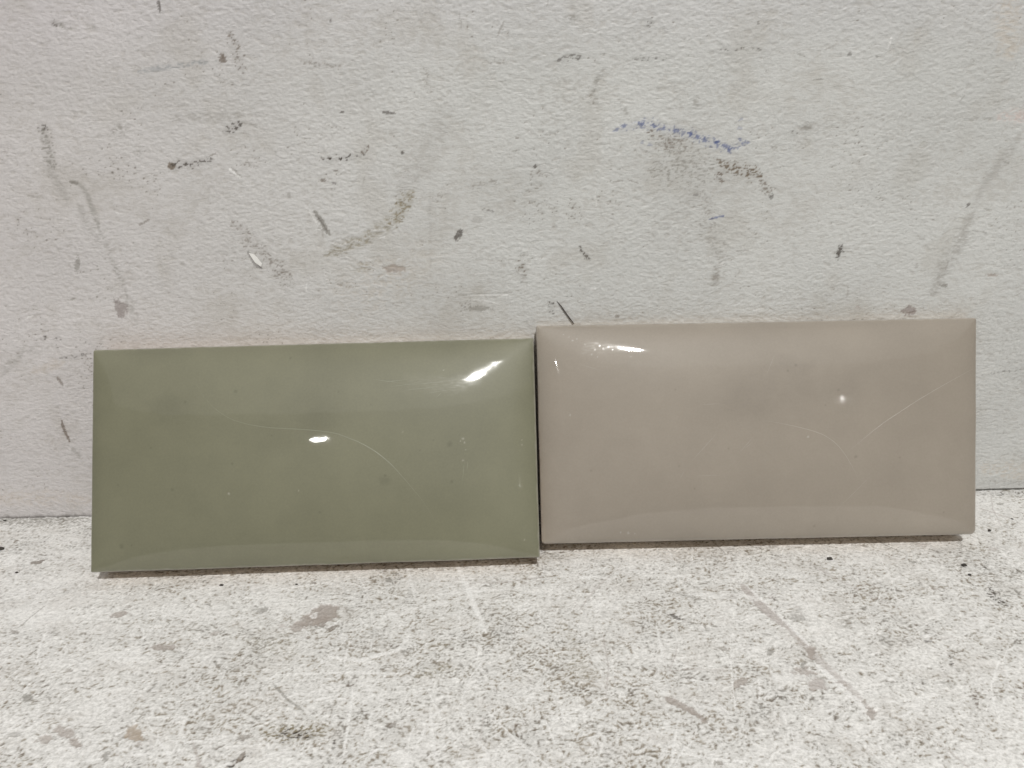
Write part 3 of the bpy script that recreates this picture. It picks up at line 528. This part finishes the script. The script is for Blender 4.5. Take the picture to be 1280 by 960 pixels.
paint_marks([["b","ch",1,"s",-59.45,-62.09,3.28,2.59,2.15,-4.22,-0.18],["b","ch",0.95,"s",-62.61,-64.59,4.35,1.74,1.02,-2.56,-0.15],["b","ch",0.85,"s",-66.35,-67.38,2.49,0.59,0.59,-1.64,-0.12],["s","wh",0.7,"s",[[-63.06,-70.05],[-57.95,-69.18],[-54.11,-65.32]],1.07,0.08],["b","wh",0.7,"s",-62.7,-61.95,1.03,0.61,0.5,-1.09,0.04],["b","ch",0.95,"s",-124.16,-59.33,2.13,0.71,0.82,-1.39,-0.12],["s","ch",0.9,"s",[[-107.58,-74.52],[-103.84,-75.01],[-100.87,-74.79]],2.24,-0.1],["b","gd",0.7,"s",-79.19,-58.94,1.85,0.46,0.52,-1.32,-0.08],["s","br",0.85,"s",[[-168.26,-29.68],[-165.69,-29.8],[-164.49,-28.43]],1.79,-0.08],["b","gd",0.75,"s",-133.18,-93.96,1.44,-0.05,1.0,-1.77,-0.08],["b","ch",0.85,"s",-117.11,-106.06,3.91,-1.56,0.35,-1.48,-0.12],["b","ch",0.9,"s",-112.12,-109.82,1.9,-0.75,0.26,-1.19,-0.12],["b","ch",0.8,"s",-120.86,-108.25,1.47,0.82,1.02,-1.23,-0.1],["b","ta2",0.95,"s",-98.48,-107.25,2.22,0.46,1.34,-2.33,-0.14],["b","gd",0.7,"s",-102.75,-113.85,1.15,-0.45,0.24,-1.37,-0.08],["s","ol",1,"p",[[-65.11,-107.92],[-56.8,-108.47],[-48.8,-107.73]],7.13,-0.05],["b","dk",1,"p",-57.08,-108.98,5.33,-0.19,0.57,-2.32,-0.08],["s","dk",0.9,"p",[[-65.87,-113.67],[-68.73,-115.98],[-70.94,-118.27]],2.55,-0.08],["s","br",0.8,"s",[[-68.13,-114.08],[-69.15,-117.16]],1.24,-0.08],["b","dk",0.8,"p",-46.09,-113.13,1.0,-0.04,0.44,-2.23,0],["b","gd",0.55,"p",-153.82,-12.87,8.44,-0.42,4.7,-9.74,0],["b","gd",0.5,"p",-163.03,-9.21,7.94,-0.4,2.24,-4.43,0],["s","gd",0.7,"p",[[-197.5,-1.39],[-177.43,-1.84],[-161.74,-1.51]],4.67,-0.06],["s","gd",0.45,"f",[[-196.81,-2.55],[-176.8,-3.0],[-160.89,-3.25]],7.92,0],["s","dk",0.6,"p",[[178.16,-1.72],[197.26,-2.14]],3.46,-0.05],["s","ol",0.7,"p",[[-28.12,-89.63],[-20.56,-86.51],[-17.11,-87.9]],4.82,-0.04],["s","ol",0.55,"p",[[-79.75,-72.89],[-70.87,-74.98],[-64.09,-78.63]],8.11,0],["b","ol",0.6,"p",-47.06,-82.92,3.68,-0.15,0.52,-2.92,0],["b","ol",0.55,"p",-22.28,-78.31,3.74,-0.15,0.22,-3.04,0],["s","br",0.7,"p",[[-47.11,-92.52],[-44.56,-90.82]],2.98,0],["s","gd",0.6,"p",[[-44.22,-69.03],[-39.1,-74.55],[-39.09,-77.96]],3.12,0],["b","gd",0.7,"p",-39.18,-45.55,1.59,-0.07,0.27,-2.17,0],["b","gd",0.8,"s",-41.57,-45.44,1.06,-0.05,0.17,-1.3,0],["s","wh",0.85,"s",[[-44.86,-94.08],[-44.02,-104.74],[-43.33,-116.14]],0.98,0.06],["s","wh",0.7,"s",[[-87.29,-99.91],[-86.73,-105.85],[-86.39,-110.97]],1.19,0.06],["s","wh",0.6,"s",[[-76.39,-100.86],[-75.29,-106.78]],0.76,0.05],["s","wh",0.75,"s",[[-36.59,-38.12],[-33.65,-47.94],[-31.42,-57.08]],1.28,0.05],["s","wh",0.85,"s",[[-21.17,-32.81],[-15.21,-50.87],[-9.1,-72.99]],2.01,0.05],["s","wh",0.6,"s",[[-23.24,-100.05],[-21.94,-110.73],[-19.6,-120.48]],1.16,0.06],["s","wh",0.75,"s",[[-38.38,-102.25],[-38.99,-111.39]],0.79,0.05],["s","wh",0.8,"s",[[-54.38,-80.68],[-44.77,-83.01],[-29.43,-76.66]],1.78,0.05],["s","wh",0.7,"s",[[-66.39,-87.53],[-50.79,-87.21],[-32.69,-88.53]],1.28,0.04],["s","wh",0.6,"s",[[-31.7,-54.25],[-17.7,-52.83],[-0.98,-52.33]],1.28,0.04],["s","wh",0.6,"s",[[-40.62,-63.65],[-21.26,-57.52]],2.66,0.04],["s","wh",0.7,"s",[[-49.12,-84.12],[-49.34,-74.13]],0.94,0.05],["s","wh",0.6,"s",[[-34.9,-79.8],[-31.69,-73.11]],1.65,0.05],["s","wh",0.7,"s",[[-25.61,-114.34],[-23.41,-105.49],[-18.57,-100.22]],1.3,0.06],["b","wh",0.7,"f",-28.32,-116.66,4.33,-0.15,0.33,-2.88,0.05],["s","wh",0.6,"s",[[-15.24,-103.1],[-9.75,-113.66],[-4.76,-119.83]],1.23,0.05],["s","gp",0.9,"s",[[73.1,-53.15],[75.11,-60.93],[77.84,-67.94],[80.56,-74.23]],3.56,-0.06],["s","gp",0.6,"s",[[80.56,-74.23],[83.53,-83.57],[85.15,-90.03],[88.47,-99.13],[90.54,-105.63]],2.71,-0.05],["s","wh",0.8,"s",[[74.52,-54.46],[80.0,-68.77],[82.84,-77.82],[84.44,-82.95]],1.47,0.06],["s","wh",0.8,"s",[[83.19,-89.33],[87.0,-99.08],[89.64,-105.33]],2.21,0.06],["b","ch",0.95,"s",83.62,-84.55,1.46,-0.06,-0.83,-2.25,-0.14],["b","ch",0.95,"s",78.89,-91.94,2.69,-0.45,-0.61,-1.44,-0.14],["b","gp",0.9,"s",80.81,-96.81,2.34,-0.09,-0.87,-2.31,-0.08],["b","ch",0.85,"s",60.26,-95.43,2.3,0.92,-0.03,-1.52,-0.12],["b","ch",0.9,"s",90.77,-106.99,0.88,-1.04,-1.11,-1.23,-0.12],["b","gd",0.7,"s",79.56,-89.5,0.51,-0.34,-1.08,-1.72,-0.06],["s","gd",0.6,"s",[[84.73,-71.17],[86.69,-69.06]],2.59,-0.05],["s","ch",0.95,"s",[[39.16,-100.12],[42.36,-103.03],[45.9,-105.88]],2.23,-0.1],["s","ch",0.9,"s",[[45.9,-105.88],[47.99,-109.13]],1.5,-0.1],["s","dk",0.95,"p",[[150.03,-58.24],[148.49,-62.57],[149.07,-64.93],[151.54,-66.96]],3.93,-0.06],["s","gd",0.8,"p",[[150.86,-61.09],[157.93,-60.6]],4.74,0],["b","gd",0.7,"p",152.63,-33.44,3.78,-0.18,-1.54,-2.84,0],["b","dk",0.7,"p",155.51,-46.14,1.29,-0.06,-1.25,-2.16,0],["s","dk",0.85,"s",[[47.28,-66.26],[49.57,-69.32]],1.33,-0.05],["b","gd",0.6,"p",67.5,-80.6,1.37,-0.06,-0.89,-2.98,0],["b","gd",0.75,"s",72.26,-83.77,0.42,-0.86,-1.12,-1.21,-0.06],["b","gd",0.5,"f",84.78,-68.97,3.22,1.38,-0.31,-2.76,0],["b","gd",0.45,"f",98.61,-72.48,2.82,-0.12,-1.46,-3.54,0],["s","ol",0.55,"p",[[13.1,-65.18],[15.73,-75.06],[19.3,-92.97]],4.29,0],["b","ol",0.55,"p",16.88,-88.29,5.19,-2.97,-1.85,-5.2,0],["s","dk",0.8,"p",[[122.41,-86.11],[119.31,-92.3]],1.4,0],["s","br",0.75,"p",[[121.13,-100.37],[118.25,-106.92]],2.74,0],["b","dk",0.7,"s",118.34,-81.66,1.13,-0.05,-0.27,-0.53,0],["b","gd",0.5,"f",106.88,-80.51,3.18,-0.13,-1.07,-2.32,0],["b","gd",0.6,"s",106.62,-66.16,0.72,-0.03,-0.48,-1.12,0],["b","wh",0.8,"f",73.62,-94.46,7.59,0.59,-0.9,-3.24,0.06],["s","wh",0.6,"s",[[54.77,-56.85],[71.97,-58.81],[81.02,-61.97]],3.02,0.04],["s","wh",0.6,"s",[[42.03,-70.83],[41.16,-87.67]],0.84,0.04],["s","wh",0.55,"s",[[41.9,-105.19],[38.15,-115.35],[36.03,-121.91]],0.71,0.05],["s","wh",0.45,"s",[[123.2,-81.18],[142.79,-71.44]],3.33,0.03],["s","gd",0.45,"p",[[145.86,-38.37],[156.56,-47.96],[159.15,-62.64]],16.73,0],["b","br",0.7,"p",-0.49,-108.94,1.43,-0.05,-0.05,-2.58,0],["s","wh",0.5,"s",[[-1.24,-72.61],[12.54,-80.05]],1.56,0.04],["s","wh",0.5,"s",[[14.95,-45.84],[30.6,-47.41]],2.2,0.04],["b","wh",0.18,"f",-148.67,-55.17,23.41,-1.01,13.06,-24.21,0.02],["b","wh",0.2,"f",-139.58,-24.77,17.36,-0.83,6.81,-15.02,0.02],["b","wh",0.3,"f",164.81,-13.75,17.25,-0.89,-7.41,-13.5,0.02]], fx, fy, base, hgt, pit, 500)
hgt = np.clip(hgt, -.7, .24) * fine
V = np.stack([X, Y, hgt - 0.02], -1).reshape(-1, 3)
me = mesh_np("floor", V * MM, grid_faces(len(fx), len(fy)))
set_colour(me, "paint", base.reshape(-1, 3))
link("floor", me, M_floor, kind="structure", category="floor",
     label="worn white painted floor with grey flecks, scratches and bare chips")

# lifted flake of paint on the wall (a part of the wall)
fk = [[-86.23,100.21],[-84.44,99.62],[-82.2,96.56],[-82.62,95.47],[-84.57,96.9]]
P = [(x, -0.25 - .35 * (k in (2, 3)), z) for k, (x, z) in enumerate(fk)]
Pb = [(x, y + .22, z) for x, y, z in P]
vs = [Vector(p) * MM for p in P + Pb]
n = len(P)
fm = bpy.data.meshes.new("paint_flake")
fm.from_pydata(vs, [], [tuple(range(n)), tuple(range(2 * n - 1, n - 1, -1))] + [(k, k + n, (k + 1) % n + n, (k + 1) % n) for k in range(n)])
link("paint_flake", fm, M_flake, wall, label="small curled flake of white paint lifting off the wall")


# ------------------------------------------------------------------ tiles
def edge_axis(Lm, step=0.32):
    e = [0, .06, .15, .27, .42, .6, .8, 1.05, 1.4]
    mid = np.linspace(1.8, Lm - 1.8, int((Lm - 3.6) / step))
    return np.array(e + list(mid) + [Lm - v for v in e[::-1]])


def make_tile(T, spec, mat, label, seed):
    W, H = 150.0, 75.0
    Bk = np.array(T['B'])
    Fr = np.array(T['F'])
    ex = Fr[1] - Fr[0]
    ey = Fr[3] - Fr[0]
    nrm = np.cross(ex, ey)
    nrm /= np.linalg.norm(nrm)
    origin = (Bk[0] + Bk[1]) / 2
    root = bpy.data.objects.new("ceramic_tile", None)
    root.empty_display_size = 0.02
    root.location = Vector(origin) * MM
    root['label'] = label
    root['category'] = "tile"
    root['group'] = "cushion-edged wall tiles"
    col.objects.link(root)

    def bil(C4, u, v):
        s, t = (u / W)[..., None], (v / H)[..., None]
        return C4[0] * (1 - s) * (1 - t) + C4[1] * s * (1 - t) + C4[2] * s * t + C4[3] * (1 - s) * t

    def rounded(u, v):
        """pull the square corners of the sheet in to their radii"""
        u, v = u.copy(), v.copy()
        for (cu, cv, r) in ((0, 0, spec['r'][0]), (1, 0, spec['r'][1]), (1, 1, spec['r'][2]), (0, 1, spec['r'][3])):
            a = (r - u) / r if cu == 0 else (u - (W - r)) / r
            b = (r - v) / r if cv == 0 else (v - (H - r)) / r
            k = (a > 0) & (b > 0)
            mx = np.maximum(a, b)
            e = np.hypot(a, b)
            f = np.where(k & (e > 0), mx / np.where(e > 0, e, 1), 1)
            nu = r - a * f * r if cu == 0 else W - r + a * f * r
            nv = r - b * f * r if cv == 0 else H - r + b * f * r
            u = np.where(k, nu, u)
            v = np.where(k, nv, v)
        return u, v

    def height(u, v):
        su, sv = np.abs(2 * u / W - 1), np.abs(2 * v / H - 1)
        h = spec['hb'] * (1 - su ** spec['n']) * (1 - sv ** spec['m'])
        for (du_, dv_, sg, am) in spec['dents']:
            h = h + am * np.exp(-((u - du_) ** 2 + (v - dv_) ** 2) / (2 * sg * sg))
        h = h + spec['wob'] * (perlin(u / 45, v / 30, seed) + .35 * perlin(u / 18, v / 14, seed + 1))
        d = np.minimum(np.minimum(u, W - u), np.minimum(v, H - v))
        k_ = 1.6
        ds = -k_ * np.log(np.exp(-u / k_) + np.exp(-(W - u) / k_) + np.exp(-v / k_) + np.exp(-(H - v) / k_))
        ds = np.clip(ds, 0, None)
        h = h + spec['roll'] + .25 - spec['roll'] * np.clip(1 - ds / spec['rollw'], 0, 1) ** 2 - .25 * np.clip(1 - d / 1.9, 0, 1) ** 2
        rl = spec['lip']
        q = np.clip(rl - d, 0, rl)
        return h - (rl - np.sqrt(np.maximum(rl * rl - q * q, 0)))

    au, av = edge_axis(W), edge_axis(H)
    U, Vv = np.meshgrid(au, av)
    Hh = height(U, Vv)
    Ur, Vr = rounded(U, Vv)
    wob_u = 0.10 * perlin(Vr / 16, Vr * 0, seed + 2)
    wob_v = 0.10 * perlin(Ur / 22, Ur * 0, seed + 3)
    Ur = Ur + wob_u * np.where(U < W / 2, ss(4, 0, U), -ss(W - 4, W, U))
    Vr = Vr + wob_v * np.where(Vv < H / 2, ss(4, 0, Vv), -ss(H - 4, H, Vv))
    P = bil(Fr, Ur, Vr) + Hh[..., None] * nrm
    nu, nv = len(au), len(av)
    V = P.reshape(-1, 3)
    # outline indices, anticlockwise seen from the front
    loop = ([k for k in range(nu)] + [k * nu + nu - 1 for k in range(1, nv)]
            + [(nv - 1) * nu + k for k in range(nu - 2, -1, -1)] + [k * nu for k in range(nv - 2, 0, -1)])
    loop = np.array(loop)
    uo, vo = Ur.ravel()[loop], Vr.ravel()[loop]
    cu, cv = W / 2, H / 2

    def inset(q):
        return np.clip(uo, q, W - q), np.clip(vo, q, H - q)
    rim0 = V[loop]
    run = 0.42 + 0.25 * perlin(np.arange(len(loop)) / 60, np.zeros(len(loop)), seed + 4)   # where the glaze stops on the edge
    rim1 = rim0 - nrm * run[:, None]
    iu, iv = inset(spec['inset'])
    rim2 = bil(Fr, iu, iv) - nrm * (run[:, None] + .1) + nrm * Hh.ravel()[loop][:, None]
    n0, m_ = len(V), len(loop)
    nl = np.roll(np.arange(m_), -1)
    Q = [grid_faces(nu, nv)]
    k = np.arange(m_)
    Q.append(np.stack([loop[nl], loop[k], n0 + k, n0 + nl], 1)[:, ::-1][:, [3, 2, 1, 0]])
    Q.append(np.stack([n0 + nl, n0 + k, n0 + m_ + k, n0 + m_ + nl], 1))
    allv = np.concatenate([V, rim1, rim2]) - origin
    me = mesh_np("glaze", allv * MM, np.concatenate(Q))
    # marks on the glaze
    mk = np.zeros((nv, nu, 3), np.float32)
    mk[..., 2] = .5
    dd = np.minimum(np.minimum(U, W - U), np.minimum(Vv, H - Vv))
    mk[..., 0] = ss(.75, .05, dd + .25 * perlin(U / 3, Vv / 3, seed + 9)) * .20       # glaze thin and pale over the sharp edge, edge highlight painted in with it
    mk[..., 2] -= .10 * ss(5, .8, dd + 1.2 * perlin(U / 9, Vv / 9, seed + 10))
    for (pu, pv, rr) in T['spk']:  # pale scuff specks, a few of them lamp glints painted into the colour
        d = np.hypot(U - pu, Vv - pv) / max(rr * .8, .22) + .5 * perlin(U * 2.2, Vv * 1.6, seed + 5)
        mk[..., 0] = np.maximum(mk[..., 0], ss(1.2, .4, d) * .28)
    for (pu, pv, rr) in T['dspk']:
        d = np.hypot(U - pu, Vv - pv) / max(rr, .3)
        mk[..., 1] = np.maximum(mk[..., 1], ss(1.5, .2, d + .4 * perlin(U * 1.1, Vv * 1.1, seed + 6)) * .32)
    for (pu, pv, ra, rb, amt) in T['soft']:
        d = np.hypot((U - pu) / ra, (Vv - pv) / rb) + .35 * fbm(U / 6, Vv / 5, seed + 7, 3)
        e = ss(1.3, .2, d)
        if amt > .1 or (amt > .05):
            mk[..., 0] = np.maximum(mk[..., 0], e * amt * (.4 + .8 * ss(-.2, .6, perlin(U / 2.5, Vv / .5, seed + 8))))
        else:
            mk[..., 2] += e * amt * 3
    mk = np.clip(mk, 0, 1)
    set_colour(me, "marks", mk.reshape(-1, 3))
    extra = np.zeros((2 * m_, 3), np.float32)
    link("glaze", me, mat, root)
    at = me.attributes["marks"]
    dat = np.ones((len(allv), 4), np.float32)
    dat[:, :3] = (0, 0, .5)
    dat[:nu * nv, :3] = mk.reshape(-1, 3)
    if len(me.vertices) == len(allv):
        at.data.foreach_set("color", dat.ravel())
    # clay body behind the glaze
    b0 = rim2 - nrm * -.02
    iu, iv = inset(spec['inset'] + .15)
    back = bil(Bk, iu, iv)
    ch = bil(Bk, np.clip(uo, 1.0, W - 1.0), np.clip(vo, spec['inset'] + .15, H - 1.0))
    q1 = b0 * .12 + back * .88
    cen = bil(Bk, np.array([cu]), np.array([cv]))
    bv = np.concatenate([b0, q1, back, cen]) - origin
    faces = []
    for a in range(m_):
        b = (a + 1) % m_
        faces += [(a, b, m_ + b, m_ + a)[::-1], (m_ + a, m_ + b, 2 * m_ + b, 2 * m_ + a)[::-1], (2 * m_ + b, 2 * m_ + a, 3 * m_)]
    bm_ = bpy.data.meshes.new("body")
    bm_.from_pydata([Vector(v) * MM for v in bv], [], faces)
    link("body", bm_, M_bisque, root)

    # hairline cracks and scratches: fine raised ribbons that follow the glaze
    def ribbon(name, pts, w, hh, mt, sd, lab=None):
        pts = np.array(pts, float)
        seg = np.linalg.norm(np.diff(pts, axis=0), axis=1)
        s = np.concatenate([[0], np.cumsum(seg)])
        n = max(6, int(s[-1] / 0.9))
        ts = np.linspace(0, s[-1], n)
        # smooth interpolation
        pu, pv = np.interp(ts, s, pts[:, 0]), np.interp(ts, s, pts[:, 1])
        ker = np.array([1, 2, 3, 2, 1.]) / 9
        for _ in range(2):
            pu2 = np.convolve(np.pad(pu, 2, mode='edge'), ker, 'valid')
            pv2 = np.convolve(np.pad(pv, 2, mode='edge'), ker, 'valid')
            pu2[[0, -1]] = pu[[0, -1]]
            pv2[[0, -1]] = pv[[0, -1]]
            pu, pv = pu2, pv2
        pu = pu + .06 * perlin(ts / 1.7, ts * 0, sd)
        pv = pv + .06 * perlin(ts / 1.7, ts * 0 + 5, sd)
        du, dv = np.gradient(pu), np.gradient(pv)
        ln = np.hypot(du, dv) + 1e-9
        ou, ov = -dv / ln, du / ln
        tp = np.clip(np.minimum(np.arange(n), np.arange(n)[::-1]) / (n * .34), 0.06, 1) * (.8 + .3 * perlin(ts / 3, ts * 0, sd + 1))
        rows = []
        for off, lift in ((-1, -.015), (-.45, hh * .8), (0, hh), (.45, hh * .8), (1, -.015)):
            qu, qv = pu + ou * off * w * tp / 2, pv + ov * off * w * tp / 2
            rows.append(bil(Fr, qu, qv) + (height(qu, qv) + lift * np.minimum(tp, 1) * (1 if lift > 0 else 1))[:, None] * nrm)
        vv = np.concatenate(rows) - origin
        q = []
        for rI in range(4):
            i_ = rI * n + np.arange(n - 1)
            q.append(np.stack([i_, i_ + 1, i_ + n + 1, i_ + n], 1)[:, ::-1])
        mm = mesh_np(name, vv * MM, np.concatenate(q))
        o = link(name, mm, mt, root)
        if lab:
            o['label'] = lab
        return o
    for k, c in enumerate(T['cracks']):
        ribbon("crack", c, .27, .03, spec['crack'], seed + 30 + k)
    for k, c in enumerate(T['scr']):
        ribbon("scratch", c, .17, .015, spec['scratch'], seed + 60 + k)
    return root


M_crack_g = plain_material("crack_line_green", (0.255, 0.26, 0.195), 0.3, 0.1)
M_crack_b = plain_material("crack_line_beige", (0.40, 0.36, 0.315), 0.3, 0.1)
M_scr_g = plain_material("scratch_green", (0.26, 0.27, 0.21), 0.35, 0.15)
M_scr_b = plain_material("scratch_beige", (0.37, 0.335, 0.29), 0.35, 0.15)

TL = [{"B":[[-139.053,-35.797,0.2],[8.433,-34.287,0.2],[8.635,-0.2,66.488],[-141.78,-1.426,66.845]],"F":[[-138.962,-44.838,5.643],[8.524,-43.328,5.684],[8.695,-6.145,69.636],[-141.72,-7.454,69.993]],"cracks":[[[36.18,62.87],[38.05,58.71],[41.26,54.53],[44.75,51.44],[48.77,48.88],[54.14,47.1],[60.86,45.81],[71.65,44.93],[78.38,44.18],[83.75,43.2],[91.73,39.73],[96.99,36.35],[101.41,32.47],[104.74,28.65],[107.79,24.85],[111.08,20.79],[114.06,15.97],[116.48,11.19]]],"scr":[[[107.46,59.02],[121.99,59.94]],[[97.95,60.13],[107.54,60.93]],[[111.48,57.52],[119.73,58.63]],[[100.61,58.41],[111.59,59.71]],[[114.42,61.82],[125.84,60.37]],[[118.52,56.21],[116.79,54.35]],[[95.27,61.31],[106.12,59.61]],[[106.01,57.15],[115.6,57.94]],[[113.04,55.83],[122.39,57.18]],[[125.74,33.83],[124.74,25.62]],[[126.77,33.0],[126.28,29.02]]],"spk":[[125.28,40.28,0.6],[125.75,38.92,0.41],[124.43,39.5,0.27],[125.15,33.05,0.43],[126.16,36.49,0.22],[144.91,37.78,0.43],[145.02,39.38,0.27],[70.84,24.71,0.33],[47.88,24.4,0.49],[144.96,6.1,0.33],[105.38,43.06,0.19],[119.18,63.87,0.27]],"dspk":[[120.86,38.54,0.95],[111.04,36.71,0.33],[115.53,40.05,0.33],[121.27,26.0,0.54],[99.38,28.82,0.43],[49.99,58.34,0.6],[33.15,55.33,0.54],[28.98,26.32,0.54],[11.25,8.4,0.81],[14.68,8.55,0.33],[10.34,28.5,0.33],[49.09,34.14,0.43],[67.65,69.6,0.43],[94.93,52.58,0.27],[77.57,17.41,0.41],[62.16,43.08,0.35],[84.22,57.28,0.33],[21.79,40.34,0.33]],"soft":[[77.14,47.99,7.05,4.34,-0.05],[117.02,58.99,14.91,3.79,0.06],[99.31,27.23,2.71,1.63,-0.08],[25.84,53.66,6.78,5.42,-0.05],[86.28,38.29,10.84,8.13,0.02]]},{"B":[[9.487,-24.912,0.2],[156.641,-25.884,0.2],[161.316,-0.841,70.694],[9.686,-0.2,71.617]],"F":[[9.422,-35.714,5.846],[156.576,-36.686,5.56],[161.29,-5.068,72.237],[9.661,-3.768,73.16]],"cracks":[[[74.83,40.75],[80.29,39.67],[85.75,38.47],[91.19,36.99],[95.78,35.26],[98.98,33.02],[101.34,30.53],[103.9,26.68],[106.17,22.58],[107.64,19.05]],[[103.48,29.4],[106.62,31.77],[111.2,35.46],[116.06,39.15],[121.17,42.3],[127.44,46.25],[134.54,50.18],[141.64,53.85],[150.72,58.3]]],"scr":[[[14.51,61.07],[21.09,58.73]],[[50.05,26.24],[58.08,35.0]],[[54.63,31.01],[59.8,36.87]],[[66.95,29.66],[72.42,35.77]],[[68.94,31.24],[71.5,33.35]],[[53.82,46.25],[61.29,46.63]],[[52.38,22.41],[61.17,22.49]],[[10.7,43.94],[10.95,42.84]],[[46.84,20.92],[48.91,24.92]],[[76.26,55.03],[79.94,63.72]],[[112.46,22.18],[99.5,9.01]]],"spk":[[10.7,43.66,0.43],[31.47,63.16,0.22],[19.64,65.9,0.54],[21.34,67.24,0.43],[22.42,66.11,0.54],[24.11,66.9,0.38],[25.46,65.77,0.33],[18.48,64.28,0.38],[20.4,63.41,0.33],[9.27,71.64,0.27],[10.91,70.77,0.33],[13.66,69.89,0.27],[90.26,34.84,0.49],[29.8,3.28,0.54],[27.07,3.61,0.33],[31.98,2.97,0.27],[12.26,69.37,0.33],[16.37,67.9,0.33]],"dspk":[[46.01,51.61,0.33],[96.25,45.31,0.33],[17.31,24.8,0.27],[86.66,59.18,0.54],[46.74,25.78,0.27],[106.42,27.71,0.54],[51.95,18.11,0.24],[83.82,57.33,0.41],[121.49,27.11,0.27],[137.73,8.17,0.33],[100.62,50.39,0.43],[63.44,31.36,0.24],[93.26,4.32,0.49],[136.74,65.19,0.27]],"soft":[[20.49,66.43,5.96,3.25,0.12],[95.77,46.95,16.26,12.2,-0.04],[85.29,59.49,8.13,3.79,-0.05],[123.03,40.9,21.68,16.26,0.02],[70.98,47.5,10.84,8.13,-0.04]]}]
make_tile(TL[0], dict(hb=4.6, n=3.62, m=2.8, dents=((30, 60, 9, .04),), roll=.75, rollw=8.5, wob=.06, lip=.55, inset=.22, r=(.5, .5, .6, .9), crack=M_crack_g, scratch=M_scr_g), M_green,
          "glossy sage green rectangular tile leaning on the wall", 300)
make_tile(TL[1], dict(hb=4.7, n=3.36, m=3.48, dents=((60, 20, 10, .04), (118, 60, 9, -.04)), roll=.6, rollw=7.5, wob=.06, lip=.6, inset=.25, r=(1.3, 1.8, .8, .6), crack=M_crack_b, scratch=M_scr_b), M_beige,
          "glossy warm beige rectangular tile leaning on the wall", 400)

# ------------------------------------------------------------------ bristle and grit
hp = [[17.09,80.71],[18.48,78.96],[20.42,76.02],[22.95,72.45]]
cu = bpy.data.meshes.new("bristle")
vs, fs = [], []
K = 6
pts = [Vector((x, -.32 - .1 * i, z)) for i, (x, z) in enumerate(hp)]
for i, p in enumerate(pts):
    rad = (.05, .17, .2, .16)[i]
    for k in range(K):
        a = 2 * math.pi * k / K
        vs.append((p + Vector((math.cos(a) * rad, math.sin(a) * rad, 0.5 * math.cos(a) * rad))) * MM)
for i in range(len(pts) - 1):
    for k in range(K):
        fs.append((i * K + k, i * K + (k + 1) % K, (i + 1) * K + (k + 1) % K, (i + 1) * K + k))
fs += [tuple(range(K))[::-1], tuple((len(pts) - 1) * K + k for k in range(K))]
cu.from_pydata(vs, [], fs)
link("bristle", cu, M_bristle, label="thin dark bristle stuck to the wall just above the beige tile's left corner", category="bristle")

GRIT = [[-96.55,-45.97,0.8],[-169.85,-35.62,0.62],[-183.9,-21.17,1.62],[-71.64,-46.66,0.58],[106.07,-40.67,1.11],[148.3,-46.25,1.03],[147.25,-51.44,0.71],[168.21,-26.52,0.77],[180.53,-19.48,0.48],[-194.04,-1.57,0.63]]
GL = ["dark grit speck on the floor below the left part of the green tile",
      "dark grit speck on the floor left of the green tile's bottom corner",
      "black grit crumb at the very left edge of the floor, largest of the specks",
      "dark grit speck on the floor below the middle of the green tile",
      "oval black grit speck on the floor below the right half of the beige tile",
      "black grit speck below the beige tile's right corner, upper of the pair",
      "small black grit speck below the beige tile's right corner, lower of the pair",
      "black grit speck on the floor just right of the beige tile's bottom corner",
      "tiny dark grit speck at the far right, between the beige tile and the wall gap",
      "dark grit speck in the floor joint at the far left of the wall"]
rng = random.Random(5)
import bmesh
for (x, y, rad), lab in zip(GRIT, GL):
    bm = bmesh.new()
    bmesh.ops.create_icosphere(bm, subdivisions=2, radius=1)
    sx, sy, sz = rad * rng.uniform(.75, 1.05), rad * rng.uniform(.5, .75), rad * .4
    ph = rng.uniform(0, 6)
    for v in bm.verts:
        k = 1 + .22 * math.sin(3 * v.co.x + ph) * math.cos(4 * v.co.y + 2 * ph) + rng.uniform(-.12, .12)
        v.co = Vector((v.co.x * sx * k, v.co.y * sy * k, v.co.z * sz * k + sz * .5)) * MM
    me = bpy.data.meshes.new("grit")
    bm.to_mesh(me)
    bm.free()
    o = link("grit", me, M_grit, label=lab, category="grit", group="dark grit specks on the floor")
    o.location = (x * MM, y * MM, 0.00005)
    o.rotation_euler = (0, 0, rng.uniform(-.4, .4))
